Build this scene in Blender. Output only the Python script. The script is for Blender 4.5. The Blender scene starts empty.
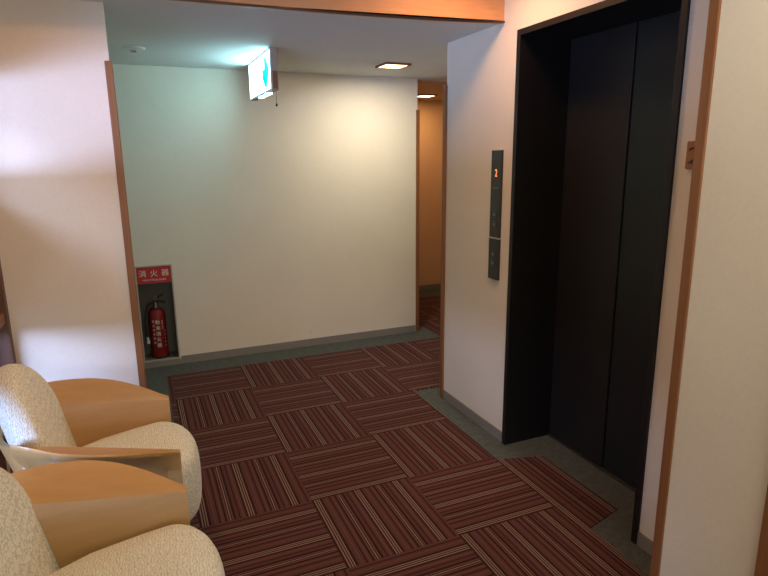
import bpy, bmesh, math, random
from mathutils import Vector, Matrix
R = math.radians
PI = math.pi
S = bpy.context.scene
C = S.collection

# ------------------------------------------------------------------ camera
cam_d = bpy.data.cameras.new('camera')
cam = bpy.data.objects.new('camera', cam_d)
C.objects.link(cam)
cam_d.sensor_fit = 'HORIZONTAL'
cam_d.sensor_width = 36.0
cam_d.lens = 36.0 * 577.16 / 768.0
cam_d.clip_start = 0.02
cam.matrix_world = (Matrix.Translation((-0.1285, -4.361, 1.5609)) @ Matrix.Rotation(-0.4032, 4, 'Z')
                    @ Matrix.Rotation(1.3511, 4, 'X') @ Matrix.Rotation(-0.00998, 4, 'Z'))
S.camera = cam

# ------------------------------------------------------------------ world, exposure
w = bpy.data.worlds.new('world')
S.world = w
w.use_nodes = True
bg = w.node_tree.nodes['Background']
bg.inputs[0].default_value = (0.55, 0.70, 1.0, 1)
bg.inputs[1].default_value = 0.6
S.view_settings.view_transform = 'Standard'
S.view_settings.look = 'None'
S.view_settings.exposure = 0.33
S.view_settings.gamma = 1.0
S.view_settings.use_curve_mapping = False


def area(name, loc, target, sx, sy, power, col, spread=180):
    d = bpy.data.lights.new(name, 'AREA')
    d.shape = 'RECTANGLE'
    d.size, d.size_y = sx, sy
    d.energy = power
    d.color = col
    d.spread = R(spread)
    o = bpy.data.objects.new(name, d)
    C.objects.link(o)
    o.location = loc
    o.rotation_euler = (Vector(target) - Vector(loc)).to_track_quat('-Z', 'Y').to_euler()
    return o


# daylight outside the left hand windows: high sky and the lower, level light
area('daylight_sky', (-3.0, -4.3, 3.15), (-0.3, -1.6, 1.3), 2.4, 0.5, 85, (0.60, 0.70, 1.0))
area('daylight_level', (-2.6, -4.2, 1.25), (0.2, -2.0, 0.55), 3.0, 0.5, 205, (0.47, 0.58, 1.0))
# daylight through the window behind the camera
area('daylight_rear', (0.4, -7.6, 1.5), (0.4, -4.0, 1.2), 2.4, 1.4, 35, (1.0, 0.95, 0.88))


# ------------------------------------------------------------------ materials
def mat(name, col=(0.8, 0.8, 0.8), rough=0.6, metal=0.0, spec=0.5, emis=None, es=0.0):
    m = bpy.data.materials.new(name)
    m.use_nodes = True
    b = m.node_tree.nodes['Principled BSDF']
    b.inputs['Base Color'].default_value = (*col, 1)
    b.inputs['Roughness'].default_value = rough
    b.inputs['Metallic'].default_value = metal
    b.inputs['Specular IOR Level'].default_value = spec
    if emis:
        b.inputs['Emission Color'].default_value = (*emis, 1)
        b.inputs['Emission Strength'].default_value = es
    return m, m.node_tree.nodes, m.node_tree.links, b


def math_node(N, L, op, a, b=None):
    n = N.new('ShaderNodeMath')
    n.operation = op
    for i, v in enumerate((a, b)):
        if v is None:
            continue
        if isinstance(v, (int, float)):
            n.inputs[i].default_value = v
        else:
            L.new(v, n.inputs[i])
    return n.outputs[0]


def ramp(N, L, fac, stops, interp='LINEAR'):
    r = N.new('ShaderNodeValToRGB')
    r.color_ramp.interpolation = interp
    e = r.color_ramp.elements
    e[0].position, e[0].color = stops[0][0], (*stops[0][1], 1)
    e[1].position, e[1].color = stops[1][0], (*stops[1][1], 1)
    for p, c in stops[2:]:
        k = e.new(p)
        k.color = (*c, 1)
    L.new(fac, r.inputs[0])
    return r.outputs[0]


def noise(N, L, vec, scale, detail=2, rough=0.5):
    n = N.new('ShaderNodeTexNoise')
    n.inputs['Scale'].default_value = scale
    n.inputs['Detail'].default_value = detail
    n.inputs['Roughness'].default_value = rough
    if vec is not None:
        L.new(vec, n.inputs['Vector'])
    return n.outputs['Fac']


def mapping(N, L, scale=(1, 1, 1), rot=(0, 0, 0), src='Object'):
    t = N.new('ShaderNodeTexCoord')
    m = N.new('ShaderNodeMapping')
    m.inputs['Scale'].default_value = scale
    m.inputs['Rotation'].default_value = rot
    L.new(t.outputs[src], m.inputs['Vector'])
    return m.outputs[0]


def bump(N, L, b, h, strength, dist):
    n = N.new('ShaderNodeBump')
    n.inputs['Strength'].default_value = strength
    n.inputs['Distance'].default_value = dist
    L.new(h, n.inputs['Height'])
    L.new(n.outputs[0], b.inputs['Normal'])


def wall_mat(name, col, k=1.0):
    m, N, L, b = mat(name, col, 0.85, spec=0.2)
    v = mapping(N, L)
    n1 = noise(N, L, v, 90, 3)
    n2 = noise(N, L, v, 3, 2)
    d = tuple(c * 0.93 for c in col)
    mix = math_node(N, L, 'ADD', math_node(N, L, 'MULTIPLY', n1, 0.5), math_node(N, L, 'MULTIPLY', n2, 0.5))
    L.new(ramp(N, L, mix, [(0.3, d), (0.7, col)]), b.inputs['Base Color'])
    bump(N, L, b, n1, 0.25 * k, 0.002)
    return m


def wood_mat(name, c1, c2, grain_axis='Z', rough=0.4, sc=1.0, src='Object'):
    m, N, L, b = mat(name, c1, rough)
    s = {'X': (1.2, 26, 26), 'Y': (26, 1.2, 26), 'Z': (26, 26, 1.2)}[grain_axis]
    v = mapping(N, L, tuple(a * sc for a in s), src=src)
    n = noise(N, L, v, 2.2, 5, 0.6)
    L.new(ramp(N, L, n, [(0.3, c1), (0.7, c2)]), b.inputs['Base Color'])
    bump(N, L, b, n, 0.08, 0.001)
    return m


def plain(name, col, rough=0.5, metal=0.0, spec=0.5, mottle=0.0, scale=200):
    m, N, L, b = mat(name, col, rough, metal, spec)
    v = mapping(N, L)
    n = noise(N, L, v, scale, 2)
    d = tuple(c * (1 - mottle) for c in col)
    u = tuple(min(1, c * (1 + mottle)) for c in col)
    L.new(ramp(N, L, n, [(0.35, d), (0.65, u)]), b.inputs['Base Color'])
    return m


M = {}
M['wall'] = wall_mat('wallpaper', (0.76, 0.725, 0.63))
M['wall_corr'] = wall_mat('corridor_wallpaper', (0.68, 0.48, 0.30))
M['ceil'] = wall_mat('ceiling_board', (0.70, 0.735, 0.735), 0.5)
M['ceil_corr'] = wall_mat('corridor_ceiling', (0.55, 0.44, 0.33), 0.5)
M['post'] = wood_mat('post_wood', (0.245, 0.108, 0.040), (0.20, 0.082, 0.030), 'Z', 0.45)
M['beam'] = wood_mat('beam_wood', (0.70, 0.36, 0.165), (0.62, 0.30, 0.13), 'X', 0.45)
M['darkwood'] = wood_mat('dark_wood', (0.12, 0.055, 0.028), (0.085, 0.038, 0.02), 'Z', 0.5)
M['armwood'] = wood_mat('arm_wood', (0.46, 0.285, 0.115), (0.41, 0.245, 0.092), 'X', 0.33, 0.5)
M['base'] = plain('vinyl_baseboard', (0.225, 0.215, 0.20), 0.55, mottle=0.05)
M['steel_black'] = plain('black_steel', (0.008, 0.008, 0.009), 0.42, spec=0.45, mottle=0.1)
M['door_black'] = plain('black_door_panel', (0.012, 0.012, 0.013), 0.42, spec=0.5, mottle=0.12, scale=60)
M['door_near'] = plain('black_door_panel_near', (0.010, 0.014, 0.017), 0.36, spec=0.5, mottle=0.12, scale=60)
M['sill_metal'] = plain('sill_metal', (0.12, 0.12, 0.12), 0.4, metal=0.8, mottle=0.1)
M['frame_grey'] = plain('niche_frame', (0.42, 0.42, 0.38), 0.4, metal=0.3, mottle=0.04)
M['niche_in'] = plain('niche_lining', (0.15, 0.145, 0.11), 0.7, mottle=0.05)
M['red'] = plain('red_paint', (0.19, 0.009, 0.009), 0.3, mottle=0.04)
M['signred'] = plain('sign_red', (0.42, 0.018, 0.012), 0.5, mottle=0.03)
M['white'] = plain('white_print', (0.75, 0.72, 0.66), 0.6, mottle=0.03)
M['rubber'] = plain('black_rubber', (0.012, 0.012, 0.012), 0.5, mottle=0.1)
M['chrome'] = plain('chrome', (0.6, 0.6, 0.6), 0.25, metal=1.0, mottle=0.03)
M['brass'] = plain('brass_ring', (0.55, 0.38, 0.12), 0.35, metal=0.8, mottle=0.05)
M['panel'] = plain('panel_black', (0.02, 0.026, 0.026), 0.3, spec=0.6, mottle=0.1)
M['button'] = plain('button_grey', (0.045, 0.05, 0.048), 0.35, mottle=0.1)
M['arrow'] = plain('arrow_print', (0.22, 0.23, 0.21), 0.5, mottle=0.03)
M['plaque'] = wood_mat('plaque_wood', (0.36, 0.17, 0.07), (0.28, 0.12, 0.045), 'Z', 0.5)
M['black'] = plain('black_print', (0.01, 0.01, 0.01), 0.5, mottle=0.1)
M['casing'] = plain('exit_casing', (0.34, 0.30, 0.25), 0.5, metal=0.2, mottle=0.04)
M['light_wood'] = wood_mat('light_frame_wood', (0.25, 0.10, 0.05), (0.18, 0.07, 0.03), 'X', 0.5)
M['plastic'] = plain('white_plastic', (0.62, 0.66, 0.64), 0.4, mottle=0.02)
M['exit_face'] = mat('exit_face', (0.8, 0.9, 0.9), 0.4, emis=(0.50, 0.92, 1.0), es=9.0)[0]
M['exit_lamp'] = mat('exit_lamp', (0.9, 0.9, 0.9), 0.4, emis=(0.6, 0.95, 1.0), es=10.0)[0]
M['exit_green'] = mat('exit_green', (0.0, 0.3, 0.22), 0.4, emis=(0.0, 0.56, 0.54), es=1.1)[0]
M['exit_pale'] = mat('exit_pale', (0.5, 0.8, 0.7), 0.4, emis=(0.40, 0.90, 0.80), es=1.1)[0]
M['lamp_glass'] = mat('lamp_glass', (1, 0.9, 0.7), 0.4, emis=(1.0, 0.72, 0.36), es=5.0)[0]
M['lamp_corr'] = mat('corridor_lamp_glass', (1, 0.9, 0.7), 0.4, emis=(1.0, 0.60, 0.26), es=6.0)[0]
M['digit'] = mat('digit', (0.8, 0.2, 0.05), 0.4, emis=(1.0, 0.22, 0.07), es=1.6)[0]

# pane glass: mostly clear with a sheen
m, N, L, b = mat('pane_glass', (0.9, 0.95, 1.0), 0.05)
tr = N.new('ShaderNodeBsdfTransparent')
mx = N.new('ShaderNodeMixShader')
mx.inputs[0].default_value = 0.06
L.new(tr.outputs[0], mx.inputs[1])
L.new(b.outputs[0], mx.inputs[2])
L.new(mx.outputs[0], N['Material Output'].inputs[0])
M['glass'] = m


# grey felt floor
def felt(name, col):
    m, N, L, b = mat(name, col, 0.95, spec=0.1)
    v = mapping(N, L)
    n1 = noise(N, L, v, 160, 3, 0.7)
    n2 = noise(N, L, v, 28, 3, 0.6)
    mixv = math_node(N, L, 'ADD', math_node(N, L, 'MULTIPLY', n1, 0.65), math_node(N, L, 'MULTIPLY', n2, 0.35))
    L.new(ramp(N, L, mixv, [(0.35, tuple(c * 0.62 for c in col)), (0.65, tuple(c * 1.35 for c in col))]), b.inputs['Base Color'])
    bump(N, L, b, n1, 0.4, 0.002)
    return m


M['felt'] = felt('grey_felt_floor', (0.078, 0.092, 0.088))


# maroon pinstripe carpet tiles, quarter-turned in a checkerboard, 0.5 m grid
def carpet_mat():
    m, N, L, b = mat('striped_carpet', (0.1, 0.03, 0.03), 0.95, spec=0.08)
    t = N.new('ShaderNodeTexCoord')
    s = N.new('ShaderNodeSeparateXYZ')
    L.new(t.outputs['Object'], s.inputs[0])
    gx = math_node(N, L, 'MULTIPLY', s.outputs[0], 2.0)
    gy = math_node(N, L, 'MULTIPLY', s.outputs[1], 2.0)
    ix, iy = math_node(N, L, 'FLOOR', gx), math_node(N, L, 'FLOOR', gy)
    par = math_node(N, L, 'FLOORED_MODULO', math_node(N, L, 'ADD', ix, iy), 2.0)   # floor(y) = -(j+1)
    # strips right of x = 1.5 in the lobby always run away from the camera
    edge = math_node(N, L, 'MULTIPLY', math_node(N, L, 'GREATER_THAN', s.outputs[0], 1.5),
                     math_node(N, L, 'LESS_THAN', s.outputs[1], -1.2))
    fx, fy = math_node(N, L, 'FRACT', gx), math_node(N, L, 'FRACT', gy)
    # par==0 -> stripes along Y (use fx)
    use_y = math_node(N, L, 'MULTIPLY', par, math_node(N, L, 'SUBTRACT', 1.0, edge))
    mixn = N.new('ShaderNodeMix')
    L.new(use_y, mixn.inputs[0])
    L.new(fx, mixn.inputs[2])
    L.new(fy, mixn.inputs[3])
    f = mixn.outputs[0]
    base = (0.084, 0.034, 0.032)
    light = (0.190, 0.125, 0.106)
    mid = (0.115, 0.056, 0.046)
    dark = (0.030, 0.012, 0.012)
    seq = [(dark, .010), (light, .0065), (dark, .006), (light, .0065), (dark, .005), (light, .006), (dark, .012), (base, .018), (mid, .005), (base, .014), (dark, .007), (base, .010), (mid, .005), (base, .008),
           (dark, .010), (mid, .007), (dark, .005), (light, .006), (dark, .005), (mid, .007), (dark, .012), (base, .016), (dark, .006), (base, .012), (mid, .006), (base, .010)]
    tot = sum(a[1] for a in seq)
    st = []
    p = 0.0
    for c, wd in seq:
        st.append((p / tot, c))
        p += wd
    f = math_node(N, L, 'FRACT', math_node(N, L, 'MULTIPLY', f, 2.5))
    col = ramp(N, L, f, st, 'CONSTANT')
    # thin seams
    def seam(fr):
        return math_node(N, L, 'MAXIMUM', math_node(N, L, 'LESS_THAN', fr, 0.008), math_node(N, L, 'GREATER_THAN', fr, 0.992))
    sm = math_node(N, L, 'MAXIMUM', seam(fx), seam(fy))
    mc = N.new('ShaderNodeMix')
    mc.data_type = 'RGBA'
    L.new(math_node(N, L, 'MULTIPLY', sm, 0.25), mc.inputs[0])
    L.new(col, mc.inputs[6])
    mc.inputs[7].default_value = (*dark, 1)
    nz = noise(N, L, t.outputs['Object'], 260, 3, 0.7)
    hs = N.new('ShaderNodeHueSaturation')
    L.new(mc.outputs[2], hs.inputs['Color'])
    vv = N.new('ShaderNodeMapRange')
    L.new(nz, vv.inputs[0])
    vv.inputs[1].default_value, vv.inputs[2].default_value = 0.3, 0.7
    vv.inputs[3].default_value, vv.inputs[4].default_value = 0.72, 1.3
    L.new(vv.outputs[0], hs.inputs['Value'])
    L.new(hs.outputs[0], b.inputs['Base Color'])
    bump(N, L, b, nz, 0.4, 0.002)
    return m


M['carpet'] = carpet_mat()


def fabric_mat():
    m, N, L, b = mat('chair_fabric', (0.6, 0.56, 0.42), 0.9, spec=0.15)
    b.inputs['Sheen Weight'].default_value = 0.25
    v = mapping(N, L, (1, 1, 1))
    nd = N.new('ShaderNodeTexNoise')
    nd.inputs['Scale'].default_value = 50
    nd.inputs['Detail'].default_value = 1.5
    L.new(v, nd.inputs['Vector'])
    wv = N.new('ShaderNodeTexWave')
    wv.inputs['Scale'].default_value = 38
    wv.inputs['Distortion'].default_value = 9.0
    wv.inputs['Detail'].default_value = 1.5
    wv.inputs['Detail Scale'].default_value = 2.2
    L.new(v, wv.inputs['Vector'])
    f = math_node(N, L, 'ADD', math_node(N, L, 'MULTIPLY', wv.outputs['Fac'], 0.6), math_node(N, L, 'MULTIPLY', nd.outputs['Fac'], 0.4))
    L.new(ramp(N, L, f, [(0.36, (0.50, 0.525, 0.43)), (0.54, (0.70, 0.725, 0.65))]), b.inputs['Base Color'])
    bump(N, L, b, noise(N, L, v, 500, 2), 0.3, 0.001)
    return m


M['fabric'] = fabric_mat()


# ------------------------------------------------------------------ mesh helpers
def add_box(bm, x0, x1, y0, y1, z0, z1):
    vs = [bm.verts.new((x, y, z)) for x in (x0, x1) for y in (y0, y1) for z in (z0, z1)]
    for f in ((0, 1, 3, 2), (4, 6, 7, 5), (0, 4, 5, 1), (2, 3, 7, 6), (0, 2, 6, 4), (1, 5, 7, 3)):
        bm.faces.new([vs[i] for i in f])
    return vs


def add_lathe(bm, prof, n=32, cx=0, cy=0, axis='Z', origin=(0, 0, 0)):
    """prof: list of (r, h)"""
    rings = []
    for r, h in prof:
        ring = []
        for i in range(n):
            a = 2 * PI * i / n
            p = (r * math.cos(a), r * math.sin(a), h)
            if axis == 'X':
                p = (h, p[0], p[1])
            if axis == 'Y':
                p = (p[0], h, p[1])
            ring.append(bm.verts.new((p[0] + origin[0] + cx, p[1] + origin[1] + cy, p[2] + origin[2])))
        rings.append(ring)
    for a, b_ in zip(rings, rings[1:]):
        for i in range(n):
            bm.faces.new((a[i], a[(i + 1) % n], b_[(i + 1) % n], b_[i]))
    bm.faces.new(rings[0][::-1])
    bm.faces.new(rings[-1])


def add_tube(bm, pts, r, n=10):
    pts = [Vector(p) for p in pts]
    rings = []
    for k, p in enumerate(pts):
        t = (pts[min(k + 1, len(pts) - 1)] - pts[max(k - 1, 0)]).normalized()
        u = t.cross(Vector((0, 1, 0.01))).normalized()
        v = t.cross(u)
        rr = r[k] if isinstance(r, (list, tuple)) else r
        rings.append([bm.verts.new(p + (u * math.cos(2 * PI * i / n) + v * math.sin(2 * PI * i / n)) * rr) for i in range(n)])
    for a, b_ in zip(rings, rings[1:]):
        for i in range(n):
            bm.faces.new((a[i], a[(i + 1) % n], b_[(i + 1) % n], b_[i]))
    bm.faces.new(rings[0][::-1])
    bm.faces.new(rings[-1])


def add_prism(bm, poly, z0, z1, plane='XY'):
    def P(a, b_, h):
        return {'XY': (a, b_, h), 'XZ': (a, h, b_), 'YZ': (h, a, b_)}[plane]
    lo = [bm.verts.new(P(a, b_, z0)) for a, b_ in poly]
    hi = [bm.verts.new(P(a, b_, z1)) for a, b_ in poly]
    n = len(poly)
    bm.faces.new(lo[::-1])
    bm.faces.new(hi)
    for i in range(n):
        bm.faces.new((lo[i], lo[(i + 1) % n], hi[(i + 1) % n], hi[i]))


def link(name, bm, m, parent=None, smooth=False, bevel=0.0, seg=2, loc=None):
    bmesh.ops.recalc_face_normals(bm, faces=bm.faces)
    me = bpy.data.meshes.new(name)
    bm.to_mesh(me)
    bm.free()
    o = bpy.data.objects.new(name, me)
    C.objects.link(o)
    me.materials.append(m)
    if parent:
        o.parent = parent
    if loc:
        o.location = loc
    if smooth:
        for p in me.polygons:
            p.use_smooth = True
    if bevel:
        b = o.modifiers.new('bevel', 'BEVEL')
        b.width = bevel
        b.segments = seg
        b.limit_method = 'ANGLE'
        b.angle_limit = R(40)
        b.harden_normals = False
    return o


def box(name, m, dims, parent=None, bevel=0.0, loc=None):
    bm = bmesh.new()
    add_box(bm, *dims)
    return link(name, bm, m, parent, bevel=bevel, loc=loc)


def struct(o):
    o['kind'] = 'structure'
    return o


def tag(o, label, cat, group=None):
    o['label'] = label
    o['category'] = cat
    if group:
        o['group'] = group
    return o


def thing(name, label, cat, loc=(0, 0, 0), group=None, rz=0):
    o = bpy.data.objects.new(name, None)
    C.objects.link(o)
    o.empty_display_size = 0.05
    o.location = loc
    o.rotation_euler = (0, 0, rz)
    return tag(o, label, cat, group)


def text(name, s, m, size, loc, rot, parent=None, ext=0.0004, align='CENTER', sx=1.0):
    cu = bpy.data.curves.new('lettering', 'FONT')
    cu.body = s
    cu.size = size
    cu.extrude = ext
    cu.align_x = align
    cu.align_y = 'CENTER'
    t = bpy.data.objects.new('lettering_tmp', cu)
    C.objects.link(t)
    dg = bpy.context.evaluated_depsgraph_get()
    me = bpy.data.meshes.new_from_object(t.evaluated_get(dg))
    bpy.data.objects.remove(t)
    me.name = name
    me.materials.clear()
    me.materials.append(m)
    o = bpy.data.objects.new(name, me)
    C.objects.link(o)
    o.location = loc
    o.rotation_euler = rot
    o.scale = (sx, 1, 1)
    if parent:
        o.parent = parent
    return o


# ------------------------------------------------------------------ structure
ZC = 2.22            # lobby ceiling
ZL = 2.62            # lounge ceiling
XE = 1.644           # elevator wall face
YB = 0.25            # back wall face
YL = -1.46           # left wall front face

struct(box('floor', M['felt'], (-0.95, 3.7, -7.3, 2.1, -0.1, 0.0)))

bm = bmesh.new()
poly = [(-0.03, -0.012), (2.29, -0.012), (2.29, 1.42), (3.42, 1.42), (3.42, -1.02), (1.52, -1.02), (1.505, -2.032),
        (1.745, -2.10), (1.749, -2.628), (1.541, -2.684), (1.528, -3.05), (1.528, -3.12), (1.13, -3.13),
        (1.13, -7.0), (-0.6, -7.0), (-0.6, -1.1), (-0.035, -1.1)]
add_prism(bm, poly, 0.0, 0.004)
o = link('carpet', bm, M['carpet'])
tag(o, 'maroon pinstriped carpet laid in quarter-turned squares on the grey floor', 'carpet')

# back wall with a hole for the extinguisher niche
NX0, NX1, NZ0, NZ1 = -0.178, 0.085, 0.045, 0.80
bm = bmesh.new()
add_box(bm, -0.85, NX0, YB, YB + 0.2, 0, ZC)
add_box(bm, NX1, 2.165, YB, YB + 0.2, 0, ZC)
add_box(bm, NX0, NX1, YB, YB + 0.2, NZ1, ZC)
add_box(bm, NX0, NX1, YB, YB + 0.2, 0, NZ0)
bmesh.ops.remove_doubles(bm, verts=bm.verts, dist=1e-5)
struct(link('wall_back', bm, M['wall']))
struct(box('baseboard_back', M['base'], (NX1 + 0.008, 2.146, YB - 0.006, YB, 0, 0.062)))
struct(box('baseboard_niche', M['base'], (-0.75, NX1 + 0.008, YB - 0.006, YB, 0, 0.043)))
struct(box('trim_1', M['post'], (2.152, 2.182, YB - 0.012, YB + 0.21, 0, 1.968), bevel=0.003))

# foyer side wall behind the left wall
struct(box('wall_foyer_side', M['wall'], (-0.85, -0.75, -1.36, YB, 0, ZC)))

# left wall, facing the camera, with its wooden end post
struct(box('wall_left_end', M['wall'], (-0.76, -0.172, YL, YL + 0.10, 0, ZC)))
struct(box('trim_2', M['post'], (-0.1915, -0.160, YL - 0.012, YL + 0.112, 0, 1.986), bevel=0.003))

# lobby ceiling and the slightly lower corridor ceiling
struct(box('ceiling', M['ceil'], (-0.85, 3.7, -1.60, 0.27, ZC, ZC + 0.08)))
struct(box('ceiling_corridor', M['ceil_corr'], (2.125, 3.7, 0.27, 2.1, ZC - 0.006, ZC + 0.08)))

# corridor walls
struct(box('wall_corridor_back', M['wall_corr'], (2.0, 3.7, 1.76, 1.88, 0, ZC - 0.006)))
struct(box('baseboard_corridor', M['base'], (2.125, 3.6, 1.752, 1.76, 0, 0.06)))
struct(box('wall_corridor_left', M['wall_corr'], (2.025, 2.125, 0.45, 1.76, 0, ZC - 0.006)))
struct(box('wall_corridor_right', M['wall_corr'], (3.6, 3.7, -1.19, 1.76, 0, ZC - 0.006)))

# elevator wall with the door opening
EY0, EY1, EZ = -2.845, -1.885, 2.160
bm = bmesh.new()
add_box(bm, XE, XE + 0.45, EY1, -1.192, 0, ZL)
struct(link('wall_elevator', bm, M['wall']))
struct(box('wall_elevator_near', M['wall'], (XE, XE + 0.45, -3.262, EY0, 0, ZL)))
struct(box('wall_elevator_top', M['wall'], (XE, XE + 0.45, EY0, EY1, EZ, ZL)))
struct(box('wall_elevator_far', M['wall'], (XE + 0.45, 3.6, -1.292, -1.192, 0, ZC)))
struct(box('baseboard_elevator_far', M['base'], (XE - 0.006, XE, EY1, -1.205, 0, 0.062)))
struct(box('baseboard_elevator_near', M['base'], (XE - 0.006, XE, -3.227, EY0, 0, 0.062)))
struct(box('trim_3', M['post'], (XE - 0.013, XE + 0.1, -1.200, -1.165, 0, 1.986), bevel=0.003))

# right wall nearer the camera: stands out from the elevator wall, wooden post at its far corner
XR = 1.25
struct(box('wall_right', M['wall'], (XR, XE + 0.45, -7.2, -3.262, 0, ZL)))
struct(box('trim_4', M['post'], (XR - 0.006, XR + 0.1, -3.272, -3.241, 0, 1.986), bevel=0.003))
struct(box('trim_5', M['post'], (XR - 0.020, XR + 0.02, -3.66, -3.556, 0, 2.05), bevel=0.003))

# lounge shell
struct(box('ceiling_lounge', M['ceil'], (-0.95, 2.1, -7.3, -1.60, ZL, ZL + 0.08)))
bm = bmesh.new()
# rear wall with a wide window opening
add_box(bm, -0.95, -0.6, -7.3, -7.2, 0, ZL)
add_box(bm, 1.2, 1.82, -7.3, -7.2, 0, ZL)
add_box(bm, -0.6, 1.2, -7.3, -7.2, 0, 0.8)
add_box(bm, -0.6, 1.2, -7.3, -7.2, 2.2, ZL)
struct(link('wall_rear', bm, M['wall']))

# window wall on the left: lower lights, a deep panelled band, upper lights
XW = -0.76
bm = bmesh.new()
add_box(bm, XW - 0.12, XW, -1.56, YL, 0, ZL)
add_box(bm, XW - 0.12, XW, -7.2, -3.3, 0, ZL)
add_box(bm, XW - 0.12, XW, -3.3, -1.56, 1.88, ZL)
struct(link('wall_window_side', bm, M['wall']))
struct(box('trim_11', M['darkwood'], (XW - 0.12, XW, -3.3, -1.56, 0.0, 0.45), bevel=0.003))
struct(box('trim_6', M['darkwood'], (XW - 0.12, XW + 0.03, -3.3, -1.56, 0.90, 1.46), bevel=0.003))
struct(box('trim_7', M['darkwood'], (XW, -0.682, YL - 0.05, YL, 0, 1.46), bevel=0.002))
struct(box('trim_8', M['post'], (XW + 0.0, -0.690, -3.3, YL - 0.05, 0.885, 0.935), bevel=0.004))


def window(idx, y0, y1, z0, z1, nm):
    t = bpy.data.objects.new('window_%d' % idx, None)
    C.objects.link(t)
    t.location = (XW - 0.06, (y0 + y1) / 2, z0)
    struct(t)
    h = z1 - z0
    d = (y1 - y0) / 2
    bm = bmesh.new()
    f = 0.035
    add_box(bm, -0.03, 0.03, -d, d, 0, f)
    add_box(bm, -0.03, 0.03, -d, d, h - f, h)
    for k in range(nm + 1):
        y = -d + f / 2 + (2 * d - f) * k / nm
        add_box(bm, -0.03, 0.03, y - f / 2, y + f / 2, f, h - f)
    link('window_frame', bm, M['darkwood'], t)
    bm = bmesh.new()
    add_box(bm, -0.004, 0.004, -d + f, d - f, f, h - f)
    link('pane', bm, M['glass'], t)


window(1, -3.3, -1.56, 0.45, 0.90, 2)
window(2, -3.3, -1.56, 1.46, 1.88, 2)

# curved wooden beam facing the lounge where the ceiling steps up
pts = [(-0.76, -1.66), (-0.35, -1.64), (0.165, -1.630), (0.457, -1.634), (0.873, -1.648), (1.268, -1.687), (1.50, -1.727), (XE, -1.760)]


def smooth_curve(pts, n=6):
    out = []
    for i in range(len(pts) - 1):
        p0 = pts[max(i - 1, 0)]
        p1, p2 = pts[i], pts[i + 1]
        p3 = pts[min(i + 2, len(pts) - 1)]
        for k in range(n):
            t = k / n
            out.append(tuple(0.5 * ((2 * p1[a]) + (-p0[a] + p2[a]) * t + (2 * p0[a] - 5 * p1[a] + 4 * p2[a] - p3[a]) * t * t
                                    + (-p0[a] + 3 * p1[a] - 3 * p2[a] + p3[a]) * t ** 3) for a in (0, 1)))
    out.append(pts[-1])
    return out


cv = smooth_curve(pts)
bm = bmesh.new()
add_prism(bm, cv + [(x, y + 0.03) for x, y in cv[::-1]], ZC - 0.002, ZL)
bmesh.ops.triangulate(bm, faces=[f for f in bm.faces if len(f.verts) > 4])
struct(link('trim_9', bm, M['beam']))
bm = bmesh.new()
add_prism(bm, [(x, y - 0.008) for x, y in cv] + [(x, y) for x, y in cv[::-1]], ZC - 0.006, ZC + 0.004)
bmesh.ops.triangulate(bm, faces=[f for f in bm.faces if len(f.verts) > 4])
struct(link('trim_10', bm, M['darkwood']))
# plaster closing between the curved beam and the straight ceiling edge
bm = bmesh.new()
add_prism(bm, [(x, y + 0.03) for x, y in cv] + [(XE, -1.60), (-0.76, -1.60)], ZC, ZC + 0.08)
bmesh.ops.triangulate(bm, faces=[f for f in bm.faces if len(f.verts) > 4])
struct(link('ceiling_edge', bm, M['ceil']))

# ------------------------------------------------------------------ elevator doors
el = thing('elevator', 'black two-leaf elevator door in a deep black steel surround', 'elevator', (XE, (EY0 + EY1) / 2, 0))
hw = (EY1 - EY0) / 2 - 0.001
bm = bmesh.new()
pr = 0.010
lip = 0.028
for s in (-1, 1):
    ys = sorted((s * hw, s * (hw - lip)))
    add_box(bm, -pr, 0.33, ys[0], ys[1], 0, EZ - 0.001)
add_box(bm, -pr, 0.33, -hw + lip, hw - lip, EZ - 0.030, EZ - 0.001)
link('surround', bm, M['steel_black'], el, bevel=0.002)
ysm = -2.325 - (EY0 + EY1) / 2
d1 = box('door_leaf', M['door_black'], (0.296, 0.325, ysm + 0.0, hw - lip, 0.006, EZ - 0.030), el, bevel=0.002)
d2 = box('door_leaf', M['door_near'], (0.304, 0.325, -hw + lip, ysm - 0.003, 0.006, EZ - 0.030), el, bevel=0.002)
box('sill', M['sill_metal'], (0.284, 0.325, -hw + lip, hw - lip, 0.0, 0.006), el)

# ------------------------------------------------------------------ call panel
RX = (R(90), 0, R(-90))     # text facing -X
cp = thing('call_panel', 'narrow black elevator call panel with a lit orange 2 on the wall', 'call panel', (XE, -1.752, 0))
box('display_plate', M['panel'], (-0.012, 0, -0.045, 0.048, 1.145, 1.600), cp, bevel=0.0015)
box('lower_plate', M['panel'], (-0.014, 0, -0.046, 0.047, 0.915, 1.137), cp, bevel=0.0015)
box('top_edge', M['chrome'], (-0.0125, -0.001, -0.044, 0.047, 1.5985, 1.6025), cp)
box('divider', M['chrome'], (-0.0135, -0.001, -0.044, 0.046, 1.1365, 1.1445), cp)
text('digit', '2', M['digit'], 0.054, (-0.0125, 0.0, 1.482), RX, cp, sx=0.85)
text('lettering', 'ELEVATOR', M['arrow'], 0.011, (-0.0125, 0.0, 1.405), RX, cp)
for z, up, xo in ((1.268, True, -0.012), (1.213, False, -0.012), (1.055, True, -0.014), (1.003, False, -0.014)):
    b_ = box('button', M['button'], (xo - 0.004, xo, -0.020, 0.020, z - 0.019, z + 0.019), cp, bevel=0.002)
    bm = bmesh.new()
    sg = 1 if up else -1
    add_prism(bm, [(-0.010, z - 0.007 * sg), (0.010, z - 0.007 * sg), (0, z + 0.010 * sg)], xo - 0.0047, xo - 0.0038, 'YZ')
    link('arrow', bm, M['arrow'], b_)

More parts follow.
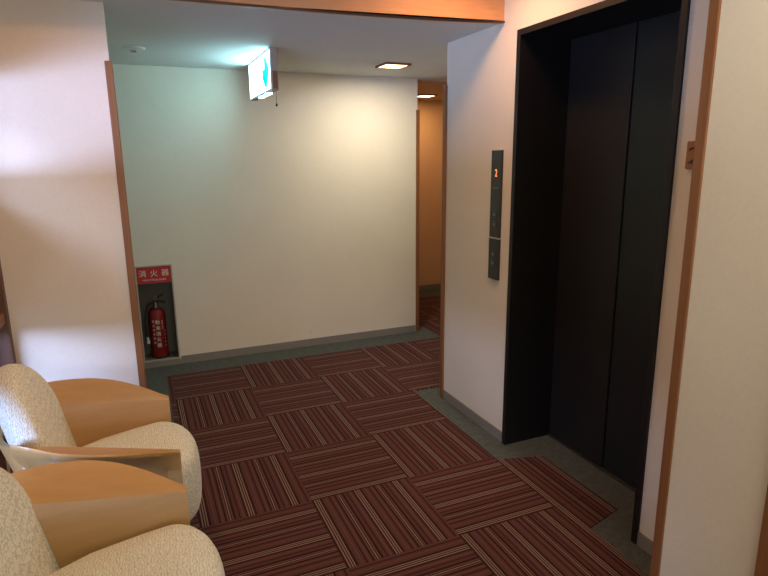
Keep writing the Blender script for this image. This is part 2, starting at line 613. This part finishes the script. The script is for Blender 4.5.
# ------------------------------------------------------------------ floor number plaque
fp = thing('floor_plaque', 'small wooden plaque with a black 2 beside the elevator', 'sign', (XE, -2.946, 1.564))
box('board', M['plaque'], (-0.010, 0, -0.052, 0.052, -0.047, 0.047), fp, bevel=0.003)
text('numeral', '2', M['black'], 0.080, (-0.0105, 0.012, -0.004), RX, fp, sx=1.75)

# ------------------------------------------------------------------ exit sign
ex = thing('exit_sign', 'lit white emergency exit lightbox with a green arrow on the ceiling', 'exit sign', (0.724, -0.36, ZC))
hl, hh = 0.345, 0.243
bm = bmesh.new()
add_box(bm, -0.018, 0.022, -hl, hl, -hh, 0)
link('casing', bm, M['casing'], ex, bevel=0.003)
bm = bmesh.new()
for y0, y1, z0, z1 in ((-hl, hl, -hh, -hh + 0.012), (-hl, hl, -0.010, 0), (-hl, -hl + 0.012, -hh + 0.012, -0.010), (hl - 0.012, hl, -hh + 0.012, -0.010)):
    add_box(bm, -0.024, -0.018, y0, y1, z0, z1)
link('bezel', bm, M['plastic'], ex)
box('face', M['exit_face'], (-0.0225, -0.0180, -hl + 0.012, hl - 0.012, -hh + 0.012, -0.010), ex)
box('downlight', M['exit_lamp'], (-0.014, 0.014, -0.20, 0.10, -hh - 0.006, -hh), ex)
bm = bmesh.new()
zc = -0.122
add_prism(bm, [(-0.10, zc - 0.022), (-0.10, zc + 0.022), (-0.225, zc + 0.022), (-0.170, zc + 0.090), (-0.222, zc + 0.090),
               (-0.305, zc), (-0.222, zc - 0.090), (-0.170, zc - 0.090), (-0.225, zc - 0.022)], -0.0236, -0.0224, 'YZ')
bmesh.ops.triangulate(bm, faces=[f for f in bm.faces if len(f.verts) > 4])
link('arrow', bm, M['exit_green'], ex)
# the running figure pictogram and its doorway, pale
bm = bmesh.new()
def blob(cy, cz, r, n=16):
    add_prism(bm, [(cy + r * math.cos(2 * PI * i / n), cz + r * math.sin(2 * PI * i / n)) for i in range(n)], -0.0236, -0.0224, 'YZ')
def bar(y0, z0, y1, z1, wd):
    dy, dz = y1 - y0, z1 - z0
    l = math.hypot(dy, dz)
    ny, nz = -dz / l * wd / 2, dy / l * wd / 2
    add_prism(bm, [(y0 + ny, z0 + nz), (y1 + ny, z1 + nz), (y1 - ny, z1 - nz), (y0 - ny, z0 - nz)], -0.0236, -0.0224, 'YZ')
bar(0.26, -0.215, 0.26, -0.035, 0.014)
bar(0.26, -0.035, 0.06, -0.035, 0.014)
bar(0.06, -0.035, 0.06, -0.215, 0.014)
blob(0.145, -0.068, 0.016)
bar(0.150, -0.090, 0.165, -0.140, 0.030)
bar(0.150, -0.092, 0.110, -0.112, 0.010)
bar(0.155, -0.092, 0.195, -0.105, 0.010)
bar(0.163, -0.138, 0.120, -0.165, 0.014)
bar(0.120, -0.165, 0.125, -0.205, 0.012)
bar(0.166, -0.138, 0.205, -0.190, 0.014)
link('pictogram', bm, M['exit_pale'], ex)
box('end_plate', M['light_wood'], (-0.012, 0.016, -hl - 0.003, -hl, -hh + 0.01, -0.13), ex)
pc = bmesh.new()
add_tube(pc, [(0.003, -hl - 0.004, -hh + 0.012), (0.003, -hl - 0.006, -hh - 0.03), (0.003, -hl - 0.006, -hh - 0.078)], 0.0011, 6)
cord = link('pull_cord', pc, M['rubber'], ex, smooth=True)
pc = bmesh.new()
add_lathe(pc, [(0.001, 0.018), (0.004, 0.014), (0.0075, 0.004), (0.0065, -0.001), (0.002, -0.003)], 12, origin=(0.003, -hl - 0.006, -hh - 0.092))
link('bead', pc, M['rubber'], cord, smooth=True)

# ------------------------------------------------------------------ ceiling lamps
def ceiling_lamp(x, y, z, label, glass, power, col):
    t = thing('ceiling_lamp', label, 'ceiling lamp', (x, y, z), 'square ceiling lamps')
    bm = bmesh.new()
    a, bb = 0.098, 0.083
    for x0, x1, y0, y1 in ((-a, a, -a, -bb), (-a, a, bb, a), (-a, -bb, -bb, bb), (bb, a, -bb, bb)):
        add_box(bm, x0, x1, y0, y1, -0.014, 0.0)
    link('lamp_frame', bm, M['light_wood'], t, bevel=0.002)
    box('diffuser', glass, (-bb, bb, -bb, bb, -0.012, -0.004), t, bevel=0.003)
    d = bpy.data.lights.new('lamp_light', 'AREA')
    d.shape = 'SQUARE'
    d.size = 0.15
    d.energy = power
    d.color = col
    l = bpy.data.objects.new('lamp_light', d)
    C.objects.link(l)
    l.parent = t
    l.location = (0, 0, -0.018)
    return t


ceiling_lamp(1.665, -0.362, ZC, 'square warm ceiling lamp in a wood frame over the lobby carpet', M['lamp_glass'], 11.5, (1.0, 0.86, 0.66))
ceiling_lamp(2.79, 1.32, ZC - 0.006, 'square orange ceiling lamp inside the narrow corridor beyond', M["lamp_corr"], 5.0, (1.0, 0.56, 0.26))


# recessed spots in the lounge ceiling, above the frame, that warm the beam and the wall tops
def spot(x, y, power, label, ang=150, col=(1.0, 0.47, 0.19)):
    t = thing('recessed_spot', label, 'ceiling light', (x, y, ZL), 'recessed lounge spots')
    bm = bmesh.new()
    add_lathe(bm, [(0.040, 0.0), (0.062, 0.0), (0.062, -0.006), (0.045, -0.006)], 24)
    link('ring', bm, M['plastic'], t)
    d = bpy.data.lights.new('spot_light', 'SPOT')
    d.energy = power
    d.color = col
    d.spot_size = R(ang)
    d.spot_blend = 0.8
    d.shadow_soft_size = 0.16
    l = bpy.data.objects.new('spot_light', d)
    C.objects.link(l)
    l.parent = t
    l.location = (0, 0, -0.012)
    return t


spot(1.27, -2.08, 58, 'round recessed spot in the lounge ceiling nearest the elevator', col=(1.0, 0.50, 0.22))
spot(-0.30, -2.30, 42, 'round recessed spot in the lounge ceiling above the armchairs', col=(1.0, 0.43, 0.15))
spot(0.90, -3.9, 88, 'round recessed spot in the lounge ceiling farther from the beam', col=(1.0, 0.80, 0.57))

# ------------------------------------------------------------------ smoke detector
sd = thing('smoke_detector', 'small round white smoke detector on the lobby ceiling', 'smoke detector', (-0.045, -0.43, ZC))
bm = bmesh.new()
add_lathe(bm, [(0.062, 0.0), (0.062, -0.006), (0.052, -0.012), (0.030, -0.015)], 32)
link('base_ring', bm, M['plastic'], sd, smooth=False)
bm = bmesh.new()
add_lathe(bm, [(0.026, -0.014), (0.026, -0.022), (0.018, -0.028), (0.004, -0.030)], 24)
link('sensor', bm, M['chrome'], sd, smooth=False)

# ------------------------------------------------------------------ extinguisher cabinet
nc = thing('extinguisher_cabinet', 'recessed grey metal fire extinguisher cabinet in the back wall under a red sign', 'cabinet', ((NX0 + NX1) / 2, YB, NZ0))
nw = (NX1 - NX0) / 2
nh = NZ1 - NZ0
bm = bmesh.new()
f = 0.010
for x0, x1, z0, z1 in ((-nw, nw, 0, f), (-nw, nw, nh - f, nh), (-nw, -nw + f, f, nh - f), (nw - f, nw, f, nh - f)):
    add_box(bm, x0, x1, -0.007, 0.012, z0, z1)
link('cabinet_frame', bm, M['frame_grey'], nc, bevel=0.0015)
bm = bmesh.new()
dp = 0.175
t_ = 0.004
add_box(bm, -nw + t_, nw - t_, dp, dp + t_, 0, nh)
add_box(bm, -nw + t_, nw - t_, 0.012, dp, 0, t_ + 0.004)
add_box(bm, -nw + t_, nw - t_, 0.012, dp, nh - t_, nh)
add_box(bm, -nw + 0.0005, -nw + t_, 0.012, dp, 0, nh)
add_box(bm, nw - t_, nw - 0.0005, 0.012, dp, 0, nh)
link('cabinet_lining', bm, M['niche_in'], nc)
sp = box('sign_plate', M['signred'], (-nw + f, nw - f, -0.004, 0.002, nh - 0.138, nh - f), nc)
RY = (R(90), 0, 0)
for i, ch in enumerate('消火器'):
    text('lettering', ch, M['white'], 0.056, (-0.080 + 0.080 * i, -0.0045, nh - 0.064), RY, sp)
text('lettering', 'FIRE EXTINGUISHER', M['white'], 0.0185, (0, -0.0045, nh - 0.112), RY, sp)

# ------------------------------------------------------------------ fire extinguisher
fe = thing('fire_extinguisher', 'red fire extinguisher with black hose standing inside the wall cabinet', 'fire extinguisher',
           (-0.052, YB + 0.088, NZ0 + 0.0085))
prof = [(0.050, 0.0), (0.060, 0.004), (0.062, 0.014)] + [(0.062, 0.33)]
for k in range(1, 8):
    a = k / 7 * PI / 2
    prof.append((0.022 + 0.040 * math.cos(a), 0.33 + 0.062 * math.sin(a)))
prof += [(0.020, 0.400)]
bm = bmesh.new()
add_lathe(bm, prof, 40)
cyl = link('cylinder_body', bm, M['red'], fe, smooth=True)
bm = bmesh.new()
add_lathe(bm, [(0.063, 0.0), (0.0645, 0.003), (0.0645, 0.016), (0.063, 0.018)], 40)
link('foot_ring', bm, M['rubber'], fe, smooth=False)
# vertical writing wrapped round the front of the cylinder
def wrapped(ch, size, ang, z):
    r = 0.0622
    text('lettering', ch, M['white'], size, (r * math.sin(ang), -r * math.cos(ang), z), (R(90), 0, ang), cyl, ext=0.0006)
for i, ch in enumerate('粉末消火器'):
    wrapped(ch, 0.036, R(-2), 0.292 - 0.046 * i)
for i, ch in enumerate('蓄圧式使用法'):
    wrapped(ch, 0.018, R(-32), 0.300 - 0.034 * i)
for i, ch in enumerate('普通火災用'):
    wrapped(ch, 0.012, R(30), 0.300 - 0.015 * i)
for i, ch in enumerate('検査合格証'):
    wrapped(ch, 0.012, R(46), 0.220 - 0.03 * i)
bm = bmesh.new()
add_lathe(bm, [(0.019, 0.396), (0.019, 0.412), (0.014, 0.414), (0.014, 0.440), (0.009, 0.444)], 20)
vv = link('valve', bm, M['chrome'], fe, smooth=False)
bm = bmesh.new()
def lever(a, b_, wd, th):
    a, b_ = Vector(a), Vector(b_)
    d = (b_ - a).normalized()
    n = Vector((-d.z, 0, d.x)) * th / 2
    vs = []
    for p in (a, b_):
        for s1 in (-1, 1):
            for s2 in (-1, 1):
                vs.append(bm.verts.new(p + n * s1 + Vector((0, wd / 2 * s2, 0))))
    for f_ in ((0, 1, 3, 2), (4, 6, 7, 5), (0, 4, 5, 1), (2, 3, 7, 6), (0, 2, 6, 4), (1, 5, 7, 3)):
        bm.faces.new([vs[i] for i in f_])
lever((-0.045, 0, 0.432), (0.030, 0, 0.445), 0.022, 0.011)
lever((0.030, 0, 0.445), (0.068, 0, 0.432), 0.022, 0.010)
link('carry_handle', bm, M['rubber'], fe, bevel=0.0015)
bm = bmesh.new()
lever((-0.020, 0, 0.452), (0.045, 0, 0.492), 0.020, 0.009)
lever((0.045, 0, 0.492), (0.060, 0, 0.495), 0.020, 0.009)
link('squeeze_lever', bm, M['rubber'], fe, bevel=0.0015)
bm = bmesh.new()
n = 20
for i in range(n):
    pass
ring = [(-0.004 + 0.013 * math.cos(2 * PI * i / n), -0.012, 0.478 + 0.013 * math.sin(2 * PI * i / n)) for i in range(n + 1)]
add_tube(bm, ring, 0.0028, 8)
link('safety_pin', bm, M['brass'], fe, smooth=True)
bm = bmesh.new()
hose = []
for k in range(26):
    t = k / 25
    # leaves the valve, loops out to the left and hangs beside the cylinder
    p0, p1, p2, p3 = Vector((-0.012, -0.008, 0.428)), Vector((-0.075, -0.02, 0.46)), Vector((-0.098, -0.02, 0.34)), Vector((-0.082, -0.03, 0.175))
    hose.append(p0 * (1 - t) ** 3 + p1 * 3 * t * (1 - t) ** 2 + p2 * 3 * t * t * (1 - t) + p3 * t ** 3)
add_tube(bm, hose, 0.0072, 10)
hs = link('hose', bm, M['rubber'], fe, smooth=True)
bm = bmesh.new()
add_tube(bm, [(-0.082, -0.03, 0.178), (-0.081, -0.03, 0.165), (-0.079, -0.03, 0.150), (-0.078, -0.03, 0.125)], [0.008, 0.008, 0.010, 0.013], 14)
link('nozzle', bm, M['plastic'], hs)

# two tiny screw caps on the back wall
for z in (0.139, 0.121):
    bm = bmesh.new()
    add_lathe(bm, [(0.0045, 0.0), (0.0045, -0.0015), (0.003, -0.0022)], 12, axis='Y')
    o = link('screw_cap', bm, M['frame_grey'], loc=(1.155, YB, z))
    tag(o, 'tiny %s screw cap low on the cream back wall' % ('upper' if z > 0.13 else 'lower'), 'screw cap', 'screw caps on the back wall')


# ------------------------------------------------------------------ armchairs
SUB = 2


def subsurf(o, lv=2):
    s = o.modifiers.new('subsurf', 'SUBSURF')
    s.levels = lv
    s.render_levels = lv
    for p in o.data.polygons:
        p.use_smooth = True


def arm_mesh(side):
    """side=+1: far arm (outer edge towards +Y). Inner face flat; top widens in plan as an arc and
    is dished up to its outer rim; below the rim the outer face sweeps back in to the flat side board."""
    bm = bmesh.new()
    keys = [(0.0, 0.026, 0.005), (-0.05, 0.054, 0.018), (-0.13, 0.095, 0.034), (-0.21, 0.124, 0.043), (-0.29, 0.130, 0.047),
            (-0.37, 0.112, 0.046), (-0.45, 0.066, 0.048), (-0.53, 0.005, 0.036)]

    def sample(x, i):
        for a, b_ in zip(keys, keys[1:]):
            if b_[0] - 1e-9 <= x <= a[0] + 1e-9:
                t = (x - a[0]) / (b_[0] - a[0])
                return a[i] + (b_[i] - a[i]) * t
    n = 53
    rings = []
    for k in range(n + 1):
        x = -0.50 * k / n
        wd = sum(sample(max(-0.53, min(0, x + d)), 1) for d in (-0.03, -0.015, 0, 0.015, 0.03)) / 5
        zi = 0.549 + 0.200 * -x
        toe = -0.115 * -x
        zo = zi + sum(sample(max(-0.53, min(0, x + d)), 2) for d in (-0.03, -0.015, 0, 0.015, 0.03)) / 5
        th = 0.030
        bz = 0.010
        und = 0.20 * min(1, wd / 0.14)         # how far down the underside flare reaches
        wd -= toe                              # widths below are measured from the inner face
        ring = [(0, bz), (0, zi - 0.006), (0.004, zi), (wd * 0.5, (zi + zo) / 2 - 0.006), (wd - 0.004, zo), (wd, zo - 0.006), (wd - 0.002, zo - 0.018),
                (0.026 + (wd - 0.028) * 0.50, zi - 0.020), (0.026 + (wd - 0.028) * 0.20, zi - 0.070), (0.026 + (wd - 0.028) * 0.06, zi - und), (0.026, zi - und - 0.12), (0.026, bz)]
        ring = [(a + toe, z) for a, z in ring]
        rings.append([bm.verts.new((x + 0.38 * (k / n) ** 5 * max(0.0, zi - 0.02 - z), side * a, z)) for a, z in ring])
    m_ = len(rings[0])
    for a, b_ in zip(rings, rings[1:]):
        for i in range(m_):
            bm.faces.new((a[i], a[(i + 1) % m_], b_[(i + 1) % m_], b_[i]))
    bm.faces.new(rings[0])
    bm.faces.new(rings[-1][::-1])
    return bm


def superell(cx, cy, a, b_, n_, e):
    out = []
    for i in range(n_):
        t = 2 * PI * i / n_
        c, s = math.cos(t), math.sin(t)
        out.append((cx + a * math.copysign(abs(c) ** e, c), cy + b_ * math.copysign(abs(s) ** e, s)))
    return out


def seat_mesh():
    """cushion between the arms whose front bulges out round past the arm fronts"""
    bm = bmesh.new()
    hw_ = 0.238
    xb = -0.50

    def outline(inset):
        pts = [(xb + inset, -hw_ + 0.06 + inset), (xb + inset, hw_ - 0.06 - inset)]
        # sides run straight to x=-0.06 then a round nose
        front = []
        n = 22
        for k in range(n + 1):
            a = PI / 2 - PI * k / n
            front.append((-0.075 + (0.160 - inset) * math.cos(a) ** 0.85 if math.cos(a) > 1e-6 else -0.075, (hw_ + 0.0 - inset) * math.sin(a)))
        return [pts[0]] + [pts[1]] + front

    levels = [(0.200, 0.045), (0.205, 0.018), (0.230, 0.004), (0.300, 0.0), (0.370, 0.0), (0.425, 0.004), (0.458, 0.014), (0.477, 0.036), (0.484, 0.075), (0.487, 0.130)]
    rings = []
    for z, ins in levels:
        r_ = []
        for x, y in outline(ins):
            # seat dips to the back and crowns in the middle
            zz = z - (0.028 * max(0, min(1, (-x - 0.05) / 0.45)) if z > 0.3 else 0)
            r_.append(bm.verts.new((x, y, zz)))
        rings.append(r_)
    m_ = len(rings[0])
    for a, b_ in zip(rings, rings[1:]):
        for i in range(m_):
            bm.faces.new((a[i], a[(i + 1) % m_], b_[(i + 1) % m_], b_[i]))
    bm.faces.new(rings[0][::-1])
    # top cap as a fan
    c = bm.verts.new((-0.22, 0, 0.476))
    for i in range(m_):
        bm.faces.new((rings[-1][i], rings[-1][(i + 1) % m_], c))
    return bm


def back_mesh():
    """reclined padded back, arched top, curved round the sitter"""
    bm = bmesh.new()
    nu, nv = 22, 18
    hwid = 0.234
    zb, zt = 0.36, 0.868
    rings = []
    nr = 44
    for j in range(nv + 1):
        v = j / nv * 0.992
        wv = hwid * (1 - max(0.0, (v - 0.40) / 0.60) ** 2.4) ** 0.5
        ring = []
        for k in range(nr):
            a = 2 * PI * k / nr
            u, s_ = -math.cos(a), math.sin(a)
            y = wv * math.copysign(abs(u) ** 0.8, u)
            thick = 0.066 * math.sqrt(max(0.10, 1 - max(0, (v - 0.6) / 0.4) ** 2.5))
            xc = -0.432 - 0.100 * v + 0.050 * (y / hwid) ** 2
            ring.append(bm.verts.new((xc + thick * math.copysign(abs(s_) ** 0.75, s_), y, zb + (zt - zb) * v)))
        rings.append(ring)
    m_ = len(rings[0])
    for a, b_ in zip(rings, rings[1:]):
        for i in range(m_):
            bm.faces.new((a[i], a[(i + 1) % m_], b_[(i + 1) % m_], b_[i]))
    bm.faces.new(rings[0][::-1])
    bm.faces.new(rings[-1])
    return bm


def shell_mesh():
    """curved wooden shell behind the back, joining the two arms"""
    bm = bmesh.new()
    n = 20
    outer, inner = [], []
    for k in range(n + 1):
        a = PI / 2 + PI * k / n
        # from far arm round the back to near arm
        outer.append((-0.462 + 0.125 * math.cos(a), 0.200 * math.sin(a)))
        inner.append((-0.462 + 0.103 * math.cos(a), 0.178 * math.sin(a)))
    rings = []
    for (xo, yo), (xi, yi) in zip(outer, inner):
        top = 0.640
        rings.append([bm.verts.new((xo * 0.70, yo * 0.9, 0.02)), bm.verts.new((xo, yo, top)), bm.verts.new((xi, yi, top - 0.004)), bm.verts.new((xi * 0.70, yi * 0.9, 0.02))])
    for a, b_ in zip(rings, rings[1:]):
        for i in range(4):
            bm.faces.new((a[i], a[(i + 1) % 4], b_[(i + 1) % 4], b_[i]))
    bm.faces.new(rings[0])
    bm.faces.new(rings[-1][::-1])
    return bm


def make_armchair(x, y, label):
    t = thing('armchair', label, 'armchair', (x, y, 0.004), 'tub armchairs in a row')
    for s in (1, -1):
        o = link('arm', arm_mesh(s), M['armwood'], t, smooth=False, loc=(0, s * 0.240, 0))
        for p in o.data.polygons:
            p.use_smooth = True
        o.data.set_sharp_from_angle(angle=R(38))
        b = o.modifiers.new('bevel', 'BEVEL')
        b.width = 0.002
        b.segments = 2
        b.limit_method = 'ANGLE'
        b.angle_limit = R(50)
    subsurf(link('seat', seat_mesh(), M['fabric'], t), 1)
    subsurf(link('backrest', back_mesh(), M['fabric'], t), 1)
    o = link('back_shell', shell_mesh(), M['armwood'], t, smooth=True)
    o.data.set_sharp_from_angle(angle=R(40))
    box('seat_frame', M['armwood'], (-0.46, -0.04, -0.185, 0.185, 0.09, 0.20), t, bevel=0.004)
    for sx in (-0.43, -0.07):
        for sy in (-0.160, 0.160):
            bm = bmesh.new()
            add_lathe(bm, [(0.016, 0.0), (0.020, 0.004), (0.024, 0.09)], 16, cx=sx, cy=sy)
            link('foot', bm, M['rubber'], t)
    return t


def copy_tree(o, parent=None):
    c = o.copy()
    C.objects.link(c)
    c.parent = parent
    for ch in list(o.children):
        copy_tree(ch, c)
    return c


a1 = make_armchair(-0.07, -2.09, 'cream patterned tub armchair with wooden arms beside the left wall')
a2 = copy_tree(a1)
a2.location = (-0.074, -2.866, 0.004)
a2.rotation_euler = (0, 0, R(-2.5))
a1.rotation_euler = (0, 0, R(1.0))
a1.location = (-0.068, -2.084, 0.004)
a2['label'] = 'cream patterned tub armchair nearest the camera, cut by the bottom edge'
